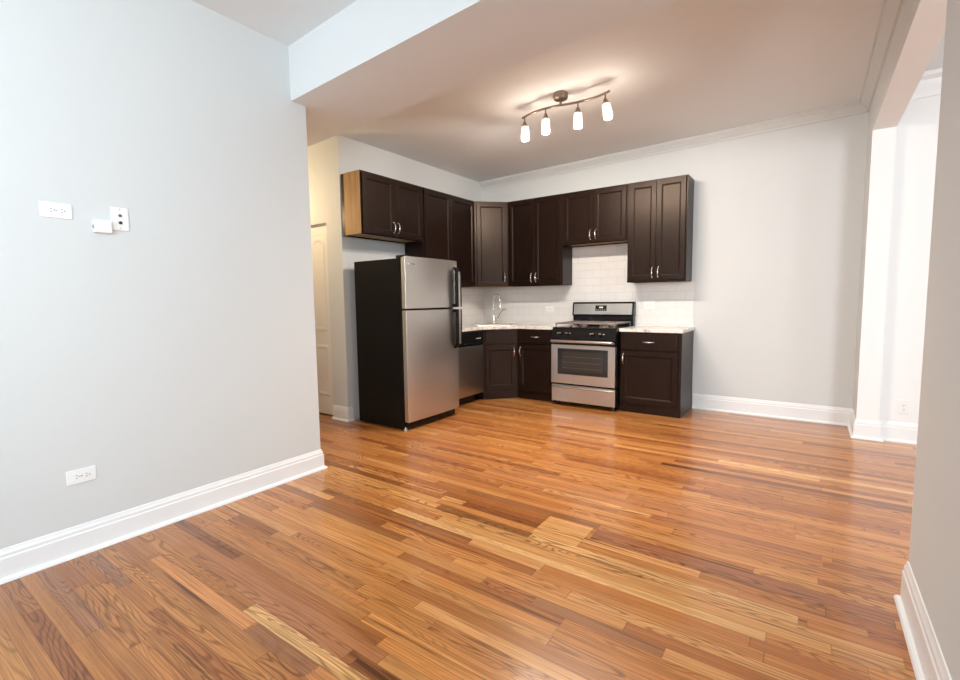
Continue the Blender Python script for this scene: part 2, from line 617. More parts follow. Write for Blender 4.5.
# ------------------------------------------------------------------ floor: strip oak laid along x, plank by plank
def build_floor():
    bm = bmesh.new()
    uvl = bm.loops.layers.uv.new('plank')
    tone = bm.loops.layers.float_color.new('tone')
    rndl = bm.loops.layers.float_color.new('rnd')
    W = 0.0577
    rng = random.Random(11)
    Y0 = -4.706
    x_min, x_max = -2.1, 8.7
    k0 = math.floor((YF - 0.1 - Y0) / W)
    k1 = math.ceil((0.05 - Y0) / W)
    pal = [((194, 130, 70), 6), ((186, 121, 64), 6), ((180, 115, 60), 5), ((200, 139, 79), 4),
           ((172, 107, 56), 3), ((160, 98, 54), 2), ((206, 148, 90), 2), ((190, 126, 70), 5), ((148, 90, 50), 1)]
    flat = [c for c, n in pal for _ in range(n)]
    # planks one can pick out in the photograph: (y of the row centre, x0, x1, colour)
    LM = []

    def lm(y, xa, xb, c):
        LM.append((round((y - W / 2 - Y0) / W), xa, xb, c))

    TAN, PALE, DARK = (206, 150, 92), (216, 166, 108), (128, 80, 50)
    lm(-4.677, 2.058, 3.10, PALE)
    lm(-4.735, 2.182, 2.56, (150, 98, 62))
    lm(-4.735, 1.30, 2.17, (202, 136, 80))
    lm(-4.735, 2.565, 3.4, (196, 130, 74))
    lm(-4.62, 1.45, 2.60, (172, 112, 70))
    lm(-4.562, 1.25, 2.72, (170, 110, 68))
    lm(-4.447, 2.50, 3.3, (206, 140, 78))
    lm(-4.505, 2.65, 3.5, (202, 134, 72))
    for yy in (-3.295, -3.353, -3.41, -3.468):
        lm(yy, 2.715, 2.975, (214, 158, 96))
    lm(-3.526, 2.095, 2.727, (150, 98, 50))
    lm(-3.41, 2.2, 2.715, (142, 84, 42))
    lm(-3.353, 2.0, 2.715, (156, 94, 46))
    lm(-3.25, 2.1, 2.995, (152, 98, 56))
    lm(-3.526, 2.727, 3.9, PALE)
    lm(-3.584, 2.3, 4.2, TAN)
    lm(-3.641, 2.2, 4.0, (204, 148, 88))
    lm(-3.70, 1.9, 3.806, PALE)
    lm(-3.468, 0.95, 2.05, (206, 146, 84))
    lm(-3.526, 0.95, 2.09, (210, 150, 86))
    lm(-3.584, 0.95, 2.3, (204, 142, 80))
    lm(-3.41, 0.8, 1.66, (150, 92, 52))
    lm(-3.757, 1.3, 2.5, (156, 100, 56))
    lm(-3.93, 1.4, 2.2, (152, 98, 56))
    lm(-3.97, 3.0, 3.517, (158, 104, 64))
    lm(-3.353, 3.0, 4.2, (164, 106, 66))
    lm(-3.295, 3.0, 4.3, (160, 100, 64))
    lm(-2.01, 3.02, 4.42, DARK)
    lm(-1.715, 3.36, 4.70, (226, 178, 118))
    lm(-2.95, 3.2, 3.98, (168, 106, 64))
    lm(-1.30, 1.0, 2.2, (176, 112, 64))
    lm(-5.06, 1.0, 1.70, (160, 108, 74))
    lm(-4.93, 1.0, 1.45, (158, 108, 76))

    def plank(k, xa, xb, c):
        y0, y1 = Y0 + k * W, Y0 + (k + 1) * W
        vs = [bm.verts.new(p) for p in ((xa, y0, 0), (xb, y0, 0), (xb, y1, 0), (xa, y1, 0))]
        f = bm.faces.new(vs)
        r = (rng.random(), rng.random(), rng.random(), 1)
        for lp, uv in zip(f.loops, ((0, 0), (0, 1), (1, 1), (1, 0))):
            # ends: keep the seam the same width on long and short planks
            lp[uvl].uv = uv
            lp[tone] = c
            lp[rndl] = r

    for k in range(k0, k1):
        marks = sorted([(a, b, c) for kk, a, b, c in LM if kk == k])
        segs = []
        x = x_min - rng.random() * 0.8
        while x < x_max:
            ln = rng.uniform(0.35, 1.5)
            segs.append((x, min(x + ln, x_max)))
            x += ln
        for a, b in segs:
            pieces = [(a, b)]
            for ma, mb, mc in marks:
                nxt = []
                for pa, pb in pieces:
                    if pb <= ma or pa >= mb:
                        nxt.append((pa, pb))
                    else:
                        if pa < ma:
                            nxt.append((pa, ma))
                        if pb > mb:
                            nxt.append((mb, pb))
                pieces = nxt
            c = rng.choice(flat)
            yc = Y0 + (k + 0.5) * W
            front_dim = min(1.0, max(0.0, (-4.15 - yc) / 0.5))      # front rows darkened to imitate how daylight falls there
            j = rng.uniform(0.92, 1.08) * (1 - 0.16 * front_dim)
            for pa, pb in pieces:
                if pb - pa > 0.004:
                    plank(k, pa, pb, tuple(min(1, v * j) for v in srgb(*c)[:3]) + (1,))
        for ma, mb, mc in marks:
            plank(k, ma, mb, srgb(*mc))
    me = bpy.data.meshes.new('floor')
    bm.to_mesh(me)
    bm.free()
    me.materials.append(M['floor'])
    o = bpy.data.objects.new('floor', me)
    COL.objects.link(o)
    md = o.modifiers.new('board_thickness', 'SOLIDIFY')
    md.thickness = 0.02
    md.offset = -1.0
    struct(o, 'strip oak floor in mixed honey and brown boards')


build_floor()

# ------------------------------------------------------------------ walls, ceilings, beam
HT = 3.10
HALF = math.pi / 2
w = MB().box(-0.12, XR2, 0, 0.12, 0, HT)
struct(w.build('wall_back', M['wall']))
w = MB().box(-0.12, 0, -YK, 0, 0, HT)
w.box(-0.24, -0.12, -YK, -YK + 0.12, 0, HT)
w.box(-1.00, -0.24, -YK, -YK + 0.12, 2.06, HT)
w.box(-2.1, -1.00, -YK, -YK + 0.12, 0, HT)
struct(w.build('wall_kitchen', M['wall']))
w = MB().box(XL - 0.13, XL, YF, -YW, 0, HT)
struct(w.build('wall_left', M['wall']))
w = MB().box(-2.1, XL - 0.13, -YW - 0.12, -YW, 0, HT)
w.box(-2.22, -2.1, -YW - 0.12, -YK + 0.12, 0, HT)
struct(w.build('wall_hall', M['wall']))
w = MB().box(XR, XR2, -0.4468, 0, 0, HT)
w.box(XR, XR2, -3.167, -0.4468, 2.5994, HT)
w.box(XR, XR2, -5.85, -3.167, 0, HT)
w.box(XR, XR2, -7.35, -5.85, 2.65, HT)  # gap left for the added fill window
w.box(XR, XR2, -7.35, -5.85, 0, 1.05)
w.box(XR, XR2, YF - 0.14, -7.35, 0, HT)
struct(w.build('wall_right', M['wall']))
w = MB().box(XR2, 8.6, -0.40, -0.28, 0, HT)
struct(w.build('wall_side_room', M['wall_lightened']))
w = MB().box(8.6, 8.72, -3.75, -0.28, 0, HT)
w.box(8.6, 8.72, -5.80, -5.25, 0, HT)
w.box(8.6, 8.72, -5.25, -3.75, 0, 0.90)  # wall cut here for the invented fill window
w.box(8.6, 8.72, -5.25, -3.75, 2.60, HT)
struct(w.build('wall_side_room_right', M['wall_lightened']))
# thin lining added to the opening, lightened to imitate daylight on its reveals
w = MB().box(XR, XR2, -0.4498, -0.4468, 0, 2.5994)
w.box(XR, XR2, -3.167, -0.4468, 2.5964, 2.5994)
w.box(XR, XR2, -3.167, -3.164, 0, 2.5964)
struct(w.build('trim_5', M['wall_lightened']), 'added lightened lining of the wide opening')
# front walls with their windows
w = MB()
w.box(XL - 0.13, 2.30, YF - 0.14, YF, 0, HT)
w.box(4.00, XR, YF - 0.14, YF, 0, HT)
w.box(2.30, 4.00, YF - 0.14, YF, 0, 1.05)
w.box(2.30, 4.00, YF - 0.14, YF, 2.65, HT)
struct(w.build('wall_front', M['wall']))
w = MB()
YS = -5.66
w.box(XR2, 5.65, YS - 0.14, YS, 0, HT)
w.box(6.65, 8.6, YS - 0.14, YS, 0, HT)
w.box(5.65, 6.65, YS - 0.14, YS, 0, 0.50)
w.box(5.65, 6.65, YS - 0.14, YS, 2.60, HT)
struct(w.build('wall_side_room_front', M['wall_lightened']))
# (centre of the sill on the inner face, turn, width, height); last two windows are added for fill
for i, (px, py, z0, rz, ww, z1) in enumerate([(3.15, YF, 1.05, 0, 1.70, 2.65), (6.15, YS, 0.50, 0, 1.00, 2.60), (XR, -6.60, 1.05, HALF, 1.50, 2.65), (8.6, -4.50, 0.90, HALF, 1.50, 2.60)]):
    t = bpy.data.objects.new('window_%d' % (i + 1), None)
    COL.objects.link(t)
    t.location = (px, py, z0)
    t.rotation_euler = (0, 0, rz)
    struct(t, 'unseen tall window in white frame')
    x0, x1 = -ww / 2, ww / 2
    hw, h = (x1 - x0) / 2, z1 - z0
    f = MB()
    f.box(-hw, hw, -0.11, -0.03, 0, 0.05)
    f.box(-hw, hw, -0.11, -0.03, h - 0.05, h)
    f.box(-hw, -hw + 0.05, -0.11, -0.03, 0.05, h - 0.05)
    f.box(hw - 0.05, hw, -0.11, -0.03, 0.05, h - 0.05)
    f.box(-0.03, 0.03, -0.11, -0.03, 0.05, h - 0.05)
    f.box(-hw + 0.05, -0.03, -0.10, -0.05, h / 2 - 0.02, h / 2 + 0.02)
    f.box(0.03, hw - 0.05, -0.10, -0.05, h / 2 - 0.02, h / 2 + 0.02)
    f.build('window_frame', M['trim'], t)
    MB().box(-hw + 0.05, hw - 0.05, -0.078, -0.074, 0.05, h - 0.05).build('pane', M['pane'], t)
    MB().box(-hw - 0.06, hw + 0.06, 0.0, 0.05, -0.03, 0.0).build('window_sill', M['trim'], t)

SB = -0.0679


def yb_near(x):
    return -3.6273 + SB * (x - XL)


def yb_far(x):
    return -2.9696 + SB * x


w = MB().prism([(-2.1, yb_near(-2.1)), (XR, yb_near(XR)), (XR, yb_far(XR)), (-2.1, yb_far(-2.1))], ZB, HT)
struct(w.build('ceiling_beam', M['ceiling']))
w = MB().box(XL - 0.13, XR, YF, -3.2, HL, HT)
struct(w.build('ceiling_living', M['ceiling']))
w = MB().prism([(-2.1, -3.6), (XR, -3.6), (XR, 0), (-2.1, 0)], HK, 3.12)
struct(w.build('ceiling_kitchen', M['ceiling']))
w = MB().box(XR2, 8.6, -5.80, -0.28, HL, HT)
struct(w.build('ceiling_side_room', M['ceiling']))

# ------------------------------------------------------------------ baseboards and crown
BASE = [(0, 0), (0.016, 0), (0.016, 0.118), (0.012, 0.124), (0.012, 0.138), (0.007, 0.150), (0.004, 0.163), (0, 0.165)]
BASE_L = [(0, 0), (0.016, 0), (0.016, 0.105), (0.012, 0.111), (0.012, 0.124), (0.007, 0.135), (0.004, 0.146), (0, 0.148)]
SHOE = [(0.016, 0), (0.034, 0), (0.033, 0.006), (0.029, 0.013), (0.022, 0.018), (0.016, 0.019)]


def baseboard(name, path, prof=BASE, shoe=True, mat=None):
    b = MB().sweep(path, prof)
    if shoe:
        b.sweep(path, SHOE)
    o = b.build(name, mat or M['trim'])
    return struct(o)


baseboard('baseboard_left', [((XL, YF, 0), (1, 0, 0)), ((XL, -YW, 0), (1, 1, 0)), ((XL - 0.6, -YW, 0), (0, 1, 0))], BASE_L)
baseboard('baseboard_kitchen', [((-0.235, -YK, 0), (0, -1, 0)), ((0, -YK, 0), (1, -1, 0)), ((0, -YK + 0.05, 0), (1, 0, 0))], BASE_L)
baseboard('baseboard_back', [((2.845, 0, 0), (0, -1, 0)), ((XR, 0, 0), (-1, -1, 0)), ((XR, -0.4468, 0), (-1, -1, 0)),
                             ((XR2, -0.4468, 0), (1, -1, 0)), ((XR2, -0.40, 0), (1, -1, 0)), ((8.6, -0.40, 0), (-1, -1, 0)),
                             ((8.6, -5.66, 0), (-1, 0, 0))])
HR = [(a, b * 1.09) for a, b in BASE]
baseboard('baseboard_right', [((XR, YF, 0), (-1, 0, 0)), ((XR, -3.167, 0), (-1, 1, 0)), ((XR2, -3.167, 0), (1, 1, 0)),
                              ((XR2, -5.66, 0), (1, 0, 0))], HR)
CROWN = [(0, -0.088), (0.016, -0.088), (0.018, -0.078), (0.016, -0.070), (0.024, -0.064), (0.040, -0.046), (0.058, -0.030), (0.066, -0.024), (0.066, -0.016), (0.078, -0.014), (0.078, 0.02), (0, 0.02)]
b = MB().sweep([((0.0, 0, HK(0)), (0, -1, 0)), ((XR, 0, HK(XR)), (-1, -1, 0)), ((XR, -3.2, HK(XR)), (-1, 0, 0))], CROWN)
struct(b.build('trim_1', M['wall'], smooth=True), 'crown moulding round the kitchen ceiling')
CROWN2 = [(0, -0.17), (0.014, -0.17), (0.018, -0.13), (0.04, -0.10), (0.05, -0.05), (0.09, -0.03), (0.09, 0.02), (0, 0.02)]
b = MB().sweep([((XR2, -0.40, HL), (0, -1, 0)), ((8.6, -0.40, HL), (-1, -1, 0)), ((8.6, -5.66, HL), (-1, 0, 0))], CROWN2)
struct(b.build('trim_2', M['trim'], smooth=True), 'crown moulding in the side room')

# tiled backsplash on both kitchen walls
b = MB().box(0.0, 2.832, -0.009, 0, 0.912, 1.42)
b.box(1.39, 2.178, -0.009, 0, 1.42, 1.90)
struct(b.build('trim_3', M['tile_x']), 'white subway tile backsplash on the back wall')
b = MB().box(0.0, 0.009, -1.66, -0.009, 0.912, 1.42)
struct(b.build('trim_4', M['tile_y']), 'white subway tile backsplash beside the refrigerator')

# ------------------------------------------------------------------ hall closet door
dr = bpy.data.objects.new('door_1', None)
COL.objects.link(dr)
dr.location = (-0.24, -YK + 0.03, 0)
struct(dr, 'white moulded closet door in the hall')


def arch_panel(b, x0, x1, z0, z1, y, arch):
    pts = [(x0, z0), (x1, z0), (x1, z1 - arch)]
    n = 10
    for i in range(1, n):
        t = math.pi * i / n
        pts.append(((x0 + x1) / 2 + (x1 - x0) / 2 * math.cos(t), z1 - arch + arch * math.sin(t)))
    pts.append((x0, z1 - arch))
    cx, cz = (x0 + x1) / 2, (z0 + z1) / 2

    def ring(s, yy):
        return [b.bm.verts.new((px - math.copysign(min(s, abs(px - cx)), px - cx), yy,
                                pz - math.copysign(min(s, abs(pz - cz)), pz - cz))) for px, pz in pts]
    r0, r1, r2, r3 = ring(0, y), ring(0.012, y - 0.007), ring(0.028, y - 0.007), ring(0.045, y - 0.001)
    for a, c in ((r0, r1), (r1, r2), (r2, r3)):
        for i in range(len(a)):
            j = (i + 1) % len(a)
            b.bm.faces.new([a[i], a[j], c[j], c[i]])
    b.bm.faces.new(r3)


for k in range(2):
    x1 = -0.008 - k * 0.378
    x0 = x1 - 0.37
    b = MB().box(x0, x1, 0.0, 0.034, 0.018, 2.035)
    arch_panel(b, x0 + 0.075, x1 - 0.075, 0.93, 1.93, 0.0, 0.06)
    arch_panel(b, x0 + 0.075, x1 - 0.075, 0.22, 0.78, 0.0, 0.004)
    b.build('door_leaf', M['door'], dr)
b = MB().box(-0.75, -0.004, 0.002, 0.028, 2.040, 2.058)
b.build('door_track', M['chrome'], dr)
# back of the closet
b = MB().box(-1.0, -0.24, -YK + 0.60, -YK + 0.66, 0, HT)
b.box(-1.06, -1.0, -YK + 0.12, -YK + 0.66, 0, HT)
b.box(-0.24, -0.18, -YK + 0.12, -YK + 0.66, 0, HT)
struct(b.build('wall_closet', M['wall']))
lp = bpy.data.lights.new('hall_lamp_light', 'POINT')
lp.energy = 19
lp.color = (1.0, 0.73, 0.43)
lp.shadow_soft_size = 0.09
lo = bpy.data.objects.new('hall_lamp_light', lp)
lo.location = (-0.75, -3.05, 2.25)
COL.objects.link(lo)


# ------------------------------------------------------------------ cabinets
def door_mesh(b, x0, x1, z0, z1, y, t=0.020, rail=0.057, flat=False):
    """frame-and-panel front, face at y - t (front looks along -y)"""
    yf = y - t
    bm = b.bm

    def ring(i, yy):
        return [bm.verts.new(p) for p in ((x0 + i, yy, z0 + i), (x1 - i, yy, z0 + i), (x1 - i, yy, z1 - i), (x0 + i, yy, z1 - i))]
    if flat:
        rs = [ring(0, y), ring(0, yf + 0.003), ring(0.003, yf)]
    else:
        rs = [ring(0, y), ring(0, yf + 0.002), ring(0.002, yf), ring(rail - 0.008, yf), ring(rail - 0.005, yf + 0.003),
              ring(rail, yf + 0.004), ring(rail + 0.006, yf + 0.010), ring(rail + 0.008, yf + 0.010)]
    bm.faces.new(rs[0])
    for a, c in zip(rs, rs[1:]):
        for i in range(4):
            j = (i + 1) % 4
            bm.faces.new([a[i], a[j], c[j], c[i]])
    bm.faces.new(rs[-1])
    return b


def pull(parent, x, y, z, vertical, L=0.105):
    """arched chrome pull with round feet"""
    b = MB()
    pts, rad = [], []
    for i in range(13):
        t = i / 12
        s = (t - 0.5) * L
        h = 0.009 + 0.022 * math.sin(math.pi * t) ** 0.6
        pts.append((x, y - h, z + s) if vertical else (x + s, y - h, z))
        rad.append(0.0052 + 0.0028 * math.sin(math.pi * t))
    b.tube(pts, rad, 10)
    for s in (-L / 2, L / 2):
        p = Vector((x, y, z + s)) if vertical else Vector((x + s, y, z))
        b.tube([p, p + Vector((0, -0.006, 0)), p + Vector((0, -0.013, 0)), p + Vector((0, -0.016, 0))], [0.0085, 0.0085, 0.007, 0.003], 12)
    o = b.build('handle', M['chrome'], parent, smooth=True)
    o['label'] = 'arched chrome pull'
    return o


def cabinet(name, label, cat, loc, rotz, wdt, dep, h, doors=(), drawers=(), plinth=0.0, maple_side=False, maple_bottom=False, group=None, y_back=-0.012):
    t = thing(name, label, cat, loc, rotz, group)
    b = MB()
    if maple_bottom:
        th = 0.018
        b.box(0, th, -dep, y_back, 0, h)
        b.box(wdt - th, wdt, -dep, y_back, 0, h)
        b.box(th, wdt - th, -dep, y_back, h - th, h)
        b.box(th, wdt - th, -dep, -dep + 0.019, 0, 0.032)
        b.box(th, wdt - th, -dep, -dep + 0.019, h - 0.04, h - th)
        b.box(th, wdt - th, y_back - 0.012, y_back, 0, h - th)
        b.box(th, 0.038, -dep, -dep + 0.019, 0.032, h - 0.04)
        b.box(wdt - 0.038, wdt - th, -dep, -dep + 0.019, 0.032, h - 0.04)
    else:
        b.box(0, wdt, -dep, y_back, plinth, h)
    b.build('carcass', M['espresso'], t, bevel=0.001)
    if maple_bottom:
        o = MB().box(0.018, wdt - 0.018, -dep + 0.019, y_back - 0.012, 0.012, 0.028).build('bottom_panel', M['maple'], t)
        o['label'] = 'unstained pale wood bottom panel'
    if maple_side:
        o = MB().box(-0.004, 0.0, -dep + 0.004, y_back - 0.045, 0.004, h - 0.004).build('side_panel', M['maple'], t)
        o['label'] = 'unstained golden wood side panel'
    if plinth:
        MB().box(0, wdt, -dep + 0.006, y_back, 0.0, plinth).build('plinth', M['espresso'], t)
    for d in doors:
        x0, x1, z0, z1, hx, hz = d
        o = door_mesh(MB(), x0, x1, z0, z1, -dep).build('door', M['espresso'], t)
        if hx is not None:
            pull(o, hx, -dep - 0.020, hz, True)
    for d in drawers:
        x0, x1, z0, z1, hp = d
        o = door_mesh(MB(), x0, x1, z0, z1, -dep, flat=True).build('drawer', M['espresso'], t)
        if hp:
            pull(o, (x0 + x1) / 2, -dep - 0.020, (z0 + z1) / 2, False)
    return t


UD = 0.293
ZU, ZT = 1.4146, 2.5077
g = 0.004
HALF = math.pi / 2


def pair(wd_, h, hz, edge=0.012, zb=0.012, ztop=0.018, mid=0.003, hoff=0.032):
    c = wd_ / 2
    return [(edge, c - mid / 2, zb, h - ztop, c - hoff, hz), (c + mid / 2, wd_ - edge, zb, h - ztop, c + hoff, hz)]


H1 = ZT - 1.8995
cabinet('wall_cabinet', 'short dark wood wall cabinet over the refrigerator with golden raw wood side', 'cabinet',
        (0, -2.4854, 1.8995), HALF, 0.879, UD, H1, pair(0.879, H1, 0.10), maple_side=True, maple_bottom=True)
HU = ZT - ZU
cabinet('wall_cabinet', 'tall dark wood wall cabinet just right of the one over the refrigerator', 'cabinet',
        (0, -1.6064, ZU), HALF, 0.9954, UD, HU, pair(0.9954, HU, 0.10, edge=0.02), maple_bottom=True)
cabinet('wall_cabinet', 'dark wood two-door wall cabinet on the back wall between corner and range', 'cabinet',
        (0.612, 0, ZU), 0, 0.776, UD, HU, pair(0.776, HU, 0.10, edge=0.016), maple_bottom=True)
cabinet('wall_cabinet', 'short dark wood wall cabinet above the gas range', 'cabinet',
        (1.390, 0, 1.885), 0, 0.789, UD, ZT - 1.885, pair(0.789, ZT - 1.885, 0.10, edge=0.014), maple_bottom=True)
cabinet('wall_cabinet', 'brown-lit tall two-door wall cabinet at the right end of the row', 'cabinet',
        (2.1814, 0, ZU), 0, 0.624, UD, HU, pair(0.624, HU, 0.10, edge=0.016, zb=0.02), maple_bottom=True)


# corner cabinets with a front set at 45 degrees
def corner_cabinet(name, label, poly, z0, z1, A, B, doors, drawers, plinth=0.0, raw_bottom=False):
    """A, B: ends of the slanted front, seen left to right"""
    A, B = Vector(A), Vector(B)
    d = (B - A)
    L = d.length
    ang = math.atan2(d.y, d.x)
    t = thing(name, label, 'cabinet', (A.x, A.y, z0), ang)
    inv = Matrix.Rotation(-ang, 3, 'Z')
    loc = []
    for x, y in poly:
        v = inv @ Vector((x - A.x, y - A.y, 0))
        loc.append((v.x, v.y))
    h = z1 - z0
    if plinth:
        cb = MB().prism(loc, plinth, 0.70)
        cb.box(0, L, 0.0, 0.020, 0.70, h)
        cb.build('carcass', M['espresso'], t, bevel=0.001)
    else:
        MB().prism(loc, 0, h).build('carcass', M['espresso'], t, bevel=0.001)
    if raw_bottom:
        c = Vector((sum(p[0] for p in loc) / len(loc), sum(p[1] for p in loc) / len(loc)))
        sm = [(c.x + (p[0] - c.x) * 0.9, c.y + (p[1] - c.y) * 0.9) for p in loc]
        o = MB().prism(sm, -0.004, 0.0).build('bottom_panel', M['maple'], t)
        o['label'] = 'unstained pale wood bottom panel'
    if plinth:
        c = Vector((sum(p[0] for p in loc) / len(loc), sum(p[1] for p in loc) / len(loc)))
        MB().prism([(p[0], p[1] + 0.006 if abs(p[1]) < 1e-4 else p[1]) for p in loc], 0.0, plinth).build('plinth', M['espresso'], t)
    for x0, x1, za, zb, hx, hz in doors:
        o = door_mesh(MB(), x0, x1, za, zb, 0).build('door', M['espresso'], t)
        pull(o, hx, -0.020, hz, True)
    for x0, x1, za, zb in drawers:
        door_mesh(MB(), x0, x1, za, zb, 0, flat=True).build('false_drawer_front', M['espresso'], t)
    return t


L1 = math.hypot(0.61 - UD, 0.61 - UD)
corner_cabinet('corner_wall_cabinet', 'single-door wall cabinet slanted across the corner above the faucet',
               [(0.012, -0.609), (0.012, -0.012), (0.609, -0.012), (0.609, -UD), (UD, -0.609)], ZU, ZT,
               (UD, -0.609), (0.609, -UD), [(0.028, L1 - 0.028, 0.012, HU - 0.018, L1 - 0.062, 0.115)], [], raw_bottom=True)
BD = 0.576
ZC = 0.879
AX, AY = 0.600, -0.897
BX, BY = 0.916, -BD
L2 = math.hypot(BX - AX, BY - AY)
corner_cabinet('sink_base_cabinet', 'slanted corner base cabinet under the sink, with plain false drawer front',
               [(0.012, AY), (0.012, -0.012), (BX, -0.012), (BX, BY), (AX, AY)], 0, ZC, (AX, AY), (BX, BY),
               [(0.030, L2 - 0.03, 0.125, 0.672, L2 - 0.062, 0.595)], [(0.03, L2 - 0.03, 0.700, 0.862)], plinth=0.105)
cabinet('base_cabinet', 'narrow dark base cabinet squeezed between the sink corner and the range', 'cabinet',
        (0.918, 0, 0), 0, 0.505, BD, ZC, [(0.016, 0.489, 0.118, 0.680, 0.048, 0.600)], [(0.016, 0.489, 0.705, 0.862, True)], plinth=0.105)
cabinet('base_cabinet', 'dark base cabinet at the right end, beside the bare back wall', 'cabinet',
        (2.205, 0, 0), 0, 0.634, BD, ZC, [(0.018, 0.600, 0.112, 0.672, 0.046, 0.590)], [(0.018, 0.600, 0.688, 0.862, True)], plinth=0.100)


# ------------------------------------------------------------------ countertops with sink cut-out
def fill_prism(outer, hole, z0, z1):
    b = MB()
    bm = b.bm

    def loop(pts, z):
        v = [bm.verts.new((x, y, z)) for x, y in pts]
        e = [bm.edges.new((v[i], v[(i + 1) % len(v)])) for i in range(len(v))]
        return v, e
    for z in (z0, z1):
        vo, eo = loop(outer, z)
        es = eo
        if hole:
            vh, eh = loop(hole, z)
            es = eo + eh
        bmesh.ops.triangle_fill(bm, edges=es, use_beauty=True)
        if z == z0:
            lo = (vo, vh if hole else None)
        else:
            hi = (vo, vh if hole else None)
    for a, c in zip(lo, hi):
        if a:
            for i in range(len(a)):
                j = (i + 1) % len(a)
                bm.faces.new([a[i], a[j], c[j], c[i]])
    return b


ax45 = Vector((math.cos(math.pi / 4), math.sin(math.pi / 4)))          # along the slanted front
nx45 = Vector((math.cos(-math.pi / 4), math.sin(-math.pi / 4)))         # towards the room
sc0 = Vector((0.50, -0.50))                                              # sink centre


def sk(a, n):
    p = sc0 + ax45 * a + nx45 * n
    return (p.x, p.y)


hole = [sk(-0.24, -0.05), sk(0.24, -0.05), sk(0.24, 0.27), sk(-0.24, 0.27)]
outer = [(0.010, -0.010), (1.431, -0.010), (1.431, -0.615), (0.932, -0.615), (0.632, -0.915), (0.632, -1.652), (0.010, -1.652)]
o = fill_prism(outer, hole, ZC, 0.914).build('countertop', M['granite'], bevel=0.003)
tag(o, 'speckled granite worktop wrapping the corner around the sink', 'countertop')
o = fill_prism([(2.203, -0.010), (2.848, -0.010), (2.848, -0.606), (2.203, -0.606)], None, ZC, 0.914).build('countertop', M['granite'], bevel=0.003)
tag(o, 'short speckled granite worktop right of the range', 'countertop')

# sink: rim, bowl, drain
t = thing('sink', 'stainless steel sink set slantwise into the corner worktop', 'sink', (sc0.x, sc0.y, 0.914), math.pi / 4)
b = MB()
bm = b.bm


def rring(hx, y0, y1, z):
    return [bm.verts.new(p) for p in ((-hx, y0, z), (hx, y0, z), (hx, y1, z), (-hx, y1, z))]


rs = [rring(0.255, -0.285, 0.065, 0.0005), rring(0.255, -0.285, 0.065, 0.004), rring(0.236, -0.266, 0.046, 0.004),
      rring(0.228, -0.258, 0.038, -0.01), rring(0.205, -0.235, 0.015, -0.16), rring(0.03, -0.14, -0.08, -0.165)]
for a, c in zip(rs, rs[1:]):
    for i in range(4):
        j = (i + 1) % 4
        bm.faces.new([a[i], a[j], c[j], c[i]])
bm.faces.new(rs[-1])
b.build('basin', M['steel'], t, bevel=0.004)
MB().lathe([(0, -0.166), (0.04, -0.166), (0.042, -0.160), (0.03, -0.162), (0, -0.163)], (0, -0.11, 0)).build('drain', M['chrome'], t, smooth=True)

# faucet with pull-down spout and side lever
fx, fy = 0.402, -0.345
t = thing('faucet', 'chrome gooseneck faucet standing behind the corner sink', 'faucet', (fx, fy, 0.914), math.radians(-8))
MB().lathe([(0, 0), (0.032, 0), (0.032, 0.006), (0.026, 0.012), (0.022, 0.05), (0.020, 0.115), (0, 0.115)], n=20).build('faucet_body', M['chrome'], t, smooth=True)
pts = [(0, 0, 0.10), (0, 0, 0.30)]
for i in range(1, 13):
    a = math.pi * i / 12
    pts.append((0.055 - 0.055 * math.cos(a), 0, 0.32 + 0.075 * math.sin(a)))
pts.append((0.112, 0, 0.30))
MB().tube(pts, 0.0125, 14).build('spout', M['chrome'], t, smooth=True)
MB().tube([(0.112, 0, 0.31), (0.116, 0, 0.28), (0.121, 0, 0.225), (0.122, 0, 0.205)], [0.014, 0.017, 0.021, 0.018], 14).build('spray_head', M['chrome'], t, smooth=True)
MB().tube([(0.012, 0.012, 0.055), (0.04, 0.04, 0.075), (0.085, 0.05, 0.16), (0.115, 0.06, 0.195), (0.16, 0.07, 0.200)], [0.014, 0.012, 0.008, 0.007, 0.006], 10).build('lever', M['chrome'], t, smooth=True)

# ------------------------------------------------------------------ refrigerator
YF1, YF2 = -2.4436, -1.6608
t = thing('refrigerator', 'stainless top-freezer refrigerator with black sides at the end of the left counter', 'refrigerator', (0, YF1, 0), HALF)
W_ = YF2 - YF1
b = MB().box(0, W_, -0.750, -0.112, 0.014, 1.640)
b.build('cabinet_shell', M['black_matte'], t, bevel=0.004)
b = MB().box(0.02, W_ - 0.02, -0.770, -0.730, 0.016, 0.078)
for i in range(16):
    b.box(0.05 + i * 0.043, 0.08 + i * 0.043, -0.774, -0.770, 0.035, 0.062)
b.build('toe_grille', M['black'], t)


def fridge_door(name, z0, z1):
    b = MB()
    pr = []
    n = 14
    for i in range(n + 1):                       # slightly bowed front
        u = i / n
        e = 4 * u * (1 - u)
        pr.append((u * W_, -0.817 - 0.010 * e))
    poly = [(0, -0.765)] + pr + [(W_, -0.765)]
    b.prism(poly, z0, z1)
    o = b.build(name, M['steel'], t, bevel=0.006, segs=3)
    o['label'] = 'brushed stainless door'
    return o


up_d = fridge_door('freezer_door', 1.166, 1.655)
lo_d = fridge_door('refrigerator_door', 0.085, 1.152)
MB().box(0.004, W_ - 0.004, -0.766, -0.750, 0.085, 1.150).build('gasket', M['black'], lo_d)
MB().box(0.004, W_ - 0.004, -0.766, -0.750, 1.168, 1.650).build('gasket', M['black'], up_d)
MB().box(0.045, 0.120, -0.829, -0.820, 1.580, 1.592).build('badge', M['chrome'], up_d)
MB().box(0.0, 0.075, -0.800, -0.700, 1.640, 1.668).build('hinge_cover', M['black'], t, bevel=0.006)


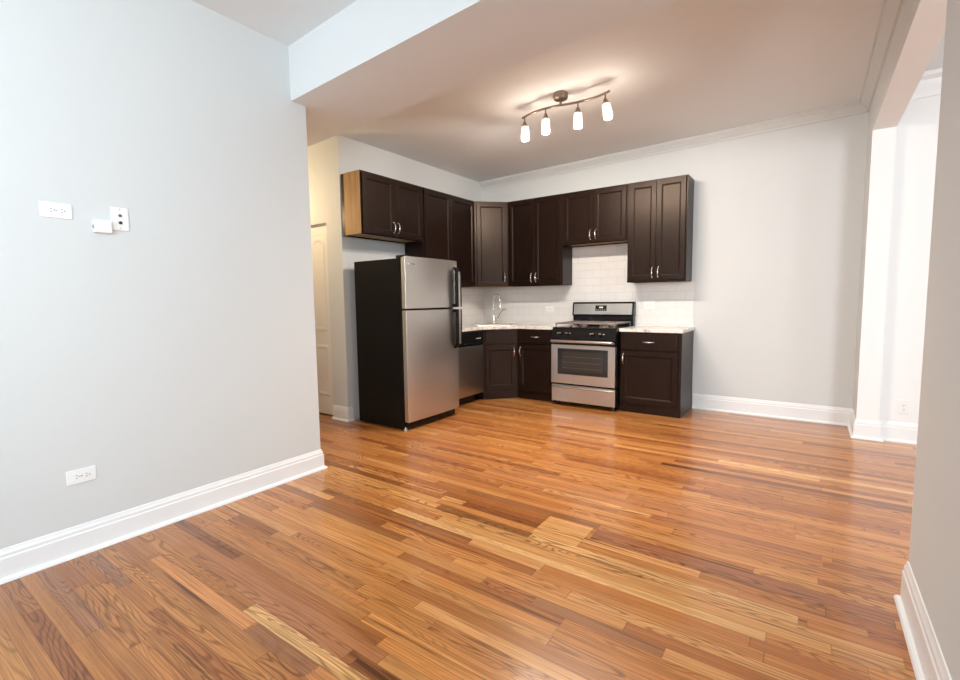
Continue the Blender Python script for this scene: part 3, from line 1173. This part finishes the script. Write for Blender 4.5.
def fridge_handle(parent, za, zb, flip):
    """long loop handle: black frame with a stainless inlay; the free end curls back"""
    x = W_ - 0.050
    b = MB()
    pts = []
    n = 16
    for i in range(n + 1):
        u = i / n
        z = za + (zb - za) * u
        # attached flush at the split end, leaves the door and curls back in at the far end
        e = min(1.0, (1 - u) * 7.0)
        d = 0.058 * math.sin(e * math.pi / 2) ** 0.7
        pts.append((x, -0.812 - d, z))
    rows = []
    wv = 0.043
    for i, p in enumerate(pts):
        wi = wv * min(1.0, 0.35 + (n - i) * 0.22)
        q = Vector(p)
        rows.append([b.bm.verts.new(q + Vector(v)) for v in ((-wi, 0.014, 0), (wi, 0.014, 0), (wi, -0.004, 0), (wi * 0.86, -0.012, 0), (-wi * 0.86, -0.012, 0), (-wi, -0.004, 0))])
    for a, c in zip(rows, rows[1:]):
        for i in range(6):
            j = (i + 1) % 6
            b.bm.faces.new([a[i], a[j], c[j], c[i]])
    b.bm.faces.new(rows[0])
    b.bm.faces.new(rows[-1][::-1])
    b.box(x - 0.043, x + 0.043, -0.860, -0.822, min(za, za + (0.03 if zb > za else -0.03)), max(za, za + (0.03 if zb > za else -0.03)))
    o = b.build('handle', M['black_matte'], parent, smooth=True)
    o['label'] = 'black loop handle with steel inlay'
    b = MB()
    rows = []
    for i, p in enumerate(pts[:-2]):
        q = Vector(p)
        rows.append([b.bm.verts.new(q + Vector(v)) for v in ((-0.0135, -0.0115, 0), (0.0135, -0.0115, 0), (0.0125, -0.0145, 0), (-0.0125, -0.0145, 0))])
    for a, c in zip(rows, rows[1:]):
        for i in range(4):
            j = (i + 1) % 4
            b.bm.faces.new([a[i], a[j], c[j], c[i]])
    b.bm.faces.new(rows[0])
    b.bm.faces.new(rows[-1][::-1])
    o2 = b.build('handle_inlay', M['steel'], parent)
    o2['label'] = 'stainless strip on the handle'


fridge_handle(up_d, 1.172, 1.590, False)
fridge_handle(lo_d, 1.146, 0.735, True)
for x in (0.022,):
    o = MB().lathe([(0, 0), (0.016, 0), (0.016, 0.012), (0.009, 0.014), (0.009, 0.03), (0, 0.03)], (x, -0.752, 0), 14).build('foot', M['plastic'], t, smooth=True)
    o['label'] = 'pale levelling foot'
for x, y in ((0.05, -0.18), (W_ - 0.05, -0.18), (W_ - 0.05, -0.70)):
    MB().lathe([(0, 0), (0.02, 0), (0.02, 0.03), (0, 0.03)], (x, y, 0), 14).build('foot', M['black'], t, smooth=True)

# ------------------------------------------------------------------ dishwasher
t = thing('dishwasher', 'stainless dishwasher with black control strip beside the refrigerator', 'dishwasher', (0, -1.500, 0), HALF)
WD = 0.597
MB().box(0.002, WD - 0.002, -0.585, -0.03, 0.10, 0.870).build('tub', M['black'], t)
MB().box(0.002, WD - 0.002, -0.530, -0.06, 0.0, 0.10).build('toe_kick', M['black'], t)
b = MB()
prof = []
for i in range(9):
    u = i / 8
    prof.append((-0.618 - 0.006 * 4 * u * (1 - u), 0.105 + u * (0.693 - 0.105)))
lo = [b.bm.verts.new((0.004, y, z)) for y, z in prof] + [b.bm.verts.new((0.004, -0.585, 0.693)), b.bm.verts.new((0.004, -0.585, 0.105))]
hi = [b.bm.verts.new((WD - 0.004, v.co.y, v.co.z)) for v in lo]
b.bm.faces.new(lo)
b.bm.faces.new(hi[::-1])
for i in range(len(lo)):
    j = (i + 1) % len(lo)
    b.bm.faces.new([lo[i], lo[j], hi[j], hi[i]])
b.build('door', M['steel'], t, bevel=0.003)
cp = MB().box(0.004, WD - 0.004, -0.622, -0.585, 0.697, 0.868).build('control_panel', M['black'], t, bevel=0.006)
b = MB().tube([(0.20, -0.622, 0.728), (0.21, -0.634, 0.726), (0.39, -0.634, 0.726), (0.40, -0.622, 0.728)], 0.009, 8)
b.build('latch_handle', M['black'], cp, smooth=True)
for i, x in enumerate((0.07, 0.105, 0.14, 0.44, 0.475, 0.51)):
    MB().box(x, x + 0.022, -0.6245, -0.622, 0.775, 0.785).build('button', M['plastic'], cp)
MB().lathe([(0, 0), (0.026, 0), (0.024, 0.012), (0.01, 0.016), (0, 0.016)], (0.535, -0.622, 0.735), 18, Matrix.Rotation(HALF, 3, 'X')).build('dial', M['black'], cp, smooth=True)

# ------------------------------------------------------------------ gas range
RX0, RW = 1.4357, 0.762
t = thing('gas_range', 'stainless gas range with black cooktop between the two base cabinets', 'stove', (RX0, 0, 0))
MB().box(0.002, RW - 0.002, -0.655, -0.012, 0.045, 0.895).build('range_body', M['black'], t)
for x in (0.05, RW - 0.05):
    for y in (-0.60, -0.08):
        MB().lathe([(0, 0), (0.02, 0), (0.02, 0.045), (0, 0.045)], (x, y, 0), 12).build('foot', M['black'], t)
# storage drawer
b = MB().box(0.003, RW - 0.003, -0.690, -0.655, 0.055, 0.250)
dw_ = b.build('storage_drawer', M['steel_x'], t, bevel=0.004)
dw_['label'] = 'stainless bottom drawer'
b = MB()
b.tube([(0.02, -0.690, 0.232), (0.035, -0.708, 0.230), (0.06, -0.712, 0.229), (RW - 0.06, -0.712, 0.229), (RW - 0.035, -0.708, 0.230), (RW - 0.02, -0.690, 0.232)], 0.012, 10)
b.build('handle', M['steel_x'], dw_, smooth=True)
# oven door: stainless frame round a black window
b = MB()
x0, x1, z0, z1 = 0.003, RW - 0.003, 0.272, 0.716
wx0, wx1, wz0, wz1 = 0.082, RW - 0.082, 0.378, 0.676
b.box(x0, x1, -0.700, -0.655, z0, wz0)
b.box(x0, x1, -0.700, -0.655, wz1, z1)
b.box(x0, wx0, -0.700, -0.655, wz0, wz1)
b.box(wx1, x1, -0.700, -0.655, wz0, wz1)
od = b.build('oven_door', M['steel_x'], t)
od['label'] = 'stainless oven door'
MB().box(wx0, wx1, -0.698, -0.660, wz0, wz1).build('window_glass', M['glass_black'], od)
b = MB().box(wx0 + 0.055, wx1 - 0.055, -0.6995, -0.698, wz0 + 0.035, wz1 - 0.03)
b.build('window_screen', M['oven_inside'], od)
b = MB()
for k in range(3):
    z = wz0 + 0.075 + k * 0.065
    b.tube([(wx0 + 0.065, -0.7005, z), (wx1 - 0.065, -0.7005, z)], 0.0016, 6)
b.build('oven_rack', M['cast_iron'], od)
b = MB()
b.tube([(0.022, -0.700, 0.752), (0.022, -0.735, 0.760), (0.03, -0.748, 0.762), (0.06, -0.752, 0.762), (RW - 0.06, -0.752, 0.762), (RW - 0.03, -0.748, 0.762), (RW - 0.022, -0.735, 0.760), (RW - 0.022, -0.700, 0.752)], 0.0155, 12)
b.build('handle', M['steel_x'], od, smooth=True)
MB().box(0.010, RW - 0.010, -0.690, -0.655, 0.722, 0.774).build('vent_trim', M['black'], od)
# sloped control panel
b = MB()
pr = [(-0.655, 0.775), (-0.706, 0.782), (-0.700, 0.800), (-0.668, 0.896), (-0.64, 0.900), (-0.60, 0.896)]
lo = [b.bm.verts.new((0.0, y, z)) for y, z in pr]
hi = [b.bm.verts.new((RW, y, z)) for y, z in pr]
b.bm.faces.new(lo)
b.bm.faces.new(hi[::-1])
for i in range(len(lo)):
    j = (i + 1) % len(lo)
    b.bm.faces.new([lo[i], lo[j], hi[j], hi[i]])
cp = b.build('control_panel', M['black'], t, bevel=0.003)
tilt = Matrix.Rotation(HALF - 0.32, 3, 'X')
for x in (0.115, 0.195, 0.505, 0.590):
    MB().lathe([(0, 0), (0.024, 0), (0.023, 0.010), (0.018, 0.022), (0, 0.024)], (x, -0.684, 0.846), 18, tilt).build('knob', M['black'], cp, smooth=True)
    b = MB()
    b.tube([tilt @ Vector((-0.016, 0, 0.026)) + Vector((x, -0.684, 0.846)), tilt @ Vector((0.016, 0, 0.026)) + Vector((x, -0.684, 0.846))], 0.005, 8)
    o = b.build('knob_grip', M['chrome'], cp)
for x in (0.082, 0.225, 0.475, 0.625):
    b = MB()
    c = Vector((x, -0.6845, 0.848))
    for dx in (-0.008, 0.0, 0.008):
        p = c + Vector((dx, 0, 0))
        b.tube([p + Vector((0, 0.001, -0.004)), p + Vector((0, -0.001, 0.004))], 0.0026, 6)
    b.build('dial_marks', M['plastic'], cp)
# cooktop, burners, grates
MB().box(0, RW, -0.660, -0.075, 0.895, 0.916).build('cooktop', M['black'], t, bevel=0.006)
for x in (0.20, 0.562):
    for y in (-0.515, -0.225):
        bn = MB().lathe([(0, 0.916), (0.055, 0.916), (0.05, 0.924), (0.042, 0.926), (0.042, 0.936), (0, 0.938)], (x, y, 0), 20).build('burner', M['cast_iron'], t, smooth=True)
for x in (0.20, 0.562):
    b = MB()
    hw, y0, y1, zt = 0.165, -0.640, -0.100, 0.958
    r = 0.0080
    for a, c in (((x - hw, y0), (x + hw, y0)), ((x - hw, y1), (x + hw, y1)), ((x - hw, y0), (x - hw, y1)), ((x + hw, y0), (x + hw, y1)),
                 ((x - hw, (y0 + y1) / 2), (x + hw, (y0 + y1) / 2)), ((x, y0), (x, y1)),
                 ((x - hw, -0.515), (x - 0.04, -0.515)), ((x + hw, -0.515), (x + 0.04, -0.515)),
                 ((x - hw, -0.225), (x - 0.04, -0.225)), ((x + hw, -0.225), (x + 0.04, -0.225))):
        b.tube([(a[0], a[1], zt), (c[0], c[1], zt)], r, 6)
    for px in (x - hw, x + hw):
        for py in (y0, y1):
            b.tube([(px, py, 0.914), (px, py, zt)], r, 6)
    b.build('grate', M['cast_iron'], t)
# backguard
MB().box(0.004, RW - 0.004, -0.085, -0.012, 0.900, 1.045).build('backguard_base', M['black'], t)
b = MB()
pr = [(-0.012, 1.030), (-0.100, 1.030), (-0.104, 1.042), (-0.086, 1.180), (-0.074, 1.196), (-0.012, 1.198)]
lo = [b.bm.verts.new((-0.004, y, z)) for y, z in pr]
hi = [b.bm.verts.new((RW + 0.004, y, z)) for y, z in pr]
b.bm.faces.new(lo)
b.bm.faces.new(hi[::-1])
for i in range(len(lo)):
    j = (i + 1) % len(lo)
    b.bm.faces.new([lo[i], lo[j], hi[j], hi[i]])
bg = b.build('backguard', M['black'], t, bevel=0.006, segs=3)
tl = math.atan2(0.018, 0.138)
ct = Matrix.Rotation(-tl, 3, 'X')


def slab_on_guard(name, xa, xb, za, zb, lift, mat):
    b = MB()
    y = lambda z: -0.104 + (z - 1.042) * (0.018 / 0.138) - lift
    v = []
    for zz in (za, zb):
        for xx in (xa, xb):
            for dy in (0.0, 0.004):
                v.append(b.bm.verts.new((xx, y(zz) + dy, zz)))
    for f in ((0, 2, 6, 4), (1, 5, 7, 3), (0, 4, 5, 1), (2, 3, 7, 6), (0, 1, 3, 2), (4, 6, 7, 5)):
        b.bm.faces.new([v[i] for i in f])
    return b.build(name, mat, bg, bevel=0.0015)


slab_on_guard('backguard_face', 0.016, RW - 0.016, 1.046, 1.176, 0.003, M['steel_x'])
slab_on_guard('clock_display', 0.298, 0.440, 1.088, 1.156, 0.0055, M['glass_black'])
for i in range(3):
    slab_on_guard('clock_segment', 0.350 + i * 0.016, 0.361 + i * 0.016, 1.122, 1.140, 0.0065, M['digits'])
for i in range(5):
    slab_on_guard('clock_button', 0.312 + i * 0.024, 0.326 + i * 0.024, 1.098, 1.103, 0.0065, M['plastic'])

# ------------------------------------------------------------------ track light
TZ = 2.838
bar_pts = [(1.745, -1.874), (1.82, -1.906), (1.90, -1.928), (1.99, -1.938), (2.09, -1.930), (2.18, -1.912), (2.27, -1.894), (2.37, -1.890), (2.46, -1.902), (2.555, -1.938)]
cxx, cyy = 2.135, -1.922
t = thing('track_light', 'wavy bronze ceiling track light with four lit glass shades', 'ceiling light', (cxx, cyy, HK(cxx)))


def T(x, y, z):
    return (x - cxx, y - cyy, z - HK(cxx))


zc = 0.0
MB().lathe([(0, -0.058), (0.030, -0.058), (0.056, -0.046), (0.062, -0.030), (0.062, -0.006), (0.058, 0.001), (0, 0.001)], (0, 0, 0), 28).build('canopy', M['bronze'], t, smooth=True)
MB().tube([(0, 0, -0.055), (0, 0, TZ - HK(cxx))], 0.011, 10).build('stem', M['bronze'], t, smooth=True)
# smooth the wavy bar
fine = []
for i in range(len(bar_pts) - 1):
    p0 = bar_pts[max(0, i - 1)]
    p1, p2 = bar_pts[i], bar_pts[i + 1]
    p3 = bar_pts[min(len(bar_pts) - 1, i + 2)]
    for s in range(5):
        u = s / 5
        q = []
        for k in (0, 1):
            q.append(0.5 * (2 * p1[k] + (p2[k] - p0[k]) * u + (2 * p0[k] - 5 * p1[k] + 4 * p2[k] - p3[k]) * u * u + (3 * p1[k] - p0[k] - 3 * p2[k] + p3[k]) * u ** 3))
        fine.append(T(q[0], q[1], TZ))
fine.append(T(bar_pts[-1][0], bar_pts[-1][1], TZ))
MB().tube(fine, 0.0095, 10).build('track_bar', M['bronze'], t, smooth=True)
heads = [((1.775, -1.888), (0.04, -0.02)), ((2.005, -1.938), (0.02, -0.03)), ((2.275, -1.893), (0.03, -0.05)), ((2.515, -1.920), (0.22, -0.10))]
AIM = [(-0.55, 0.25), (-0.40, 0.40), (0.0, 0.46), (0.10, 0.42)]
for ((hx, hy), (dx, dy)), aim in zip(heads, AIM):
    ax = Vector((dx, dy, -1)).normalized()
    q = Vector((0, 0, -1)).rotation_difference(ax).to_matrix()
    top = Vector(T(hx, hy, TZ))
    jn = top + Vector((0, 0, -0.05))
    hd = MB().tube([top, jn], 0.006, 8)
    hd.lathe([(0, -0.058), (0.012, -0.058), (0.014, -0.046), (0.031, -0.044), (0.031, -0.034), (0.021, -0.018), (0.014, 0.002), (0.008, 0.012), (0, 0.014)], jn, 18, q)
    ho = hd.build('lamp_holder', M['bronze'], t, smooth=True)
    so = MB().lathe([(0.0315, -0.152), (0.034, -0.152), (0.034, -0.040), (0.0315, -0.040), (0.0315, -0.152)], jn, 22, q).build('glass_shade', M['shade'], ho, smooth=True)
    so['label'] = 'glowing cylindrical glass shade'
    MB().lathe([(0, -0.128), (0.008, -0.124), (0.012, -0.112), (0.011, -0.085), (0.008, -0.055), (0, -0.045)], jn, 16, q).build('bulb', M['bulb'], ho, smooth=True)
    l = bpy.data.lights.new('bulb_light', 'POINT')
    l.energy = 7
    l.color = (1.0, 0.84, 0.70)
    l.shadow_soft_size = 0.02
    lo_ = bpy.data.objects.new('bulb_light', l)
    COL.objects.link(lo_)
    lo_.parent = ho
    lo_.location = jn + q @ Vector((0, 0, -0.108))
    l = bpy.data.lights.new('bulb_reflector_light', 'SPOT')
    l.energy = 145
    l.color = (1.0, 0.89, 0.78)
    l.shadow_soft_size = 0.02
    l.spot_size = math.radians(180)
    l.spot_blend = 0.5
    lo_ = bpy.data.objects.new('bulb_reflector_light', l)
    COL.objects.link(lo_)
    lo_.parent = ho
    lo_.location = jn + q @ Vector((0, 0, -0.108))
    lo_.rotation_mode = 'QUATERNION'
    lo_.rotation_quaternion = Vector((0, 0, -1)).rotation_difference(Vector((aim[0], aim[1], -1)).normalized())


# ------------------------------------------------------------------ outlets and plates
def slots(b, cx, cz, along_x, yf):
    for s in (-0.0065, 0.0065):
        if along_x:
            b.box(cx - 0.004, cx + 0.004, yf - 0.0006, yf + 0.001, cz + s - 0.0011, cz + s + 0.0011)
        else:
            b.box(cx + s - 0.0011, cx + s + 0.0011, yf - 0.0006, yf + 0.001, cz - 0.004, cz + 0.004)
    if along_x:
        b.box(cx + 0.0085, cx + 0.0125, yf - 0.0006, yf + 0.001, cz - 0.002, cz + 0.002)
    else:
        b.box(cx - 0.002, cx + 0.002, yf - 0.0006, yf + 0.001, cz - 0.0125, cz - 0.0085)


def outlet(label, loc, rotz, horizontal, wl=0.118, ws=0.072, group=None, gfci=False):
    t = thing('electrical_outlet', label, 'outlet', loc, rotz, group)
    hw, hh = (wl / 2, ws / 2) if horizontal else (ws / 2, wl / 2)
    MB().box(-hw, hw, -0.006, 0.0, -hh, hh).build('cover_plate', M['plastic'], t, bevel=0.003)
    for s in (-0.0195, 0.0195):
        cx, cz = (s, 0) if horizontal else (0, s)
        a, c = (0.0145, 0.0165) if horizontal else (0.0165, 0.0145)
        r = MB().box(cx - a, cx + a, -0.0085, -0.006, cz - c, cz + c).build('receptacle', M['plastic'], t, bevel=0.002)
        b = MB()
        slots(b, cx, cz, horizontal, -0.0085)
        b.build('slots', M['plastic_dark'], r)
    MB().tube([(0, -0.0055, 0), (0, -0.0075, 0)], 0.003, 10).build('screw', M['chrome'], t)
    return t


outlet('white duplex outlet mounted sideways high on the left wall', (XL, -4.9115, 1.694), HALF, True)
outlet('white duplex outlet mounted sideways low on the left wall above the baseboard', (XL, -4.905, 0.394), HALF, True)
outlet('white outlet on the backsplash tile left of the range', (1.07, -0.009, 1.110), 0, True)
outlet('white outlet on the backsplash tile right of the range', (2.353, -0.009, 1.157), 0, True, wl=0.125, ws=0.09)
outlet('white upright outlet on the bright side room wall seen through the opening', (4.56, -0.40, 0.30), 0, False)

t = thing('cable_plate', 'white upright wall plate with two round cable jacks on the left wall', 'wall plate', (XL, -4.660, 1.686), HALF)
MB().box(-0.039, 0.039, -0.006, 0, -0.059, 0.059).build('cover_plate', M['plastic'], t, bevel=0.003)
for z in (0.017, -0.019):
    b = MB().lathe([(0, 0), (0.0075, 0), (0.0075, 0.006), (0.005, 0.007), (0, 0.007)], (0, -0.006, z), 14, Matrix.Rotation(HALF, 3, 'X'))
    b.build('cable_jack', M['cast_iron'] if z > 0 else M['plastic_dark'], t, smooth=True)
for z in (0.047, -0.047):
    MB().tube([(0, -0.0055, z), (0, -0.007, z)], 0.003, 10).build('screw', M['chrome'], t)
t = thing('control_box', 'small white box on the left wall just below and left of the cable plate', 'wall box', (XL, -4.740, 1.637), HALF)
MB().box(-0.037, 0.037, -0.030, 0, -0.031, 0.031).build('housing', M['plastic'], t, bevel=0.004)
MB().box(-0.0375, -0.030, -0.020, -0.006, -0.012, 0.006).build('side_slot', M['plastic_dark'], t)
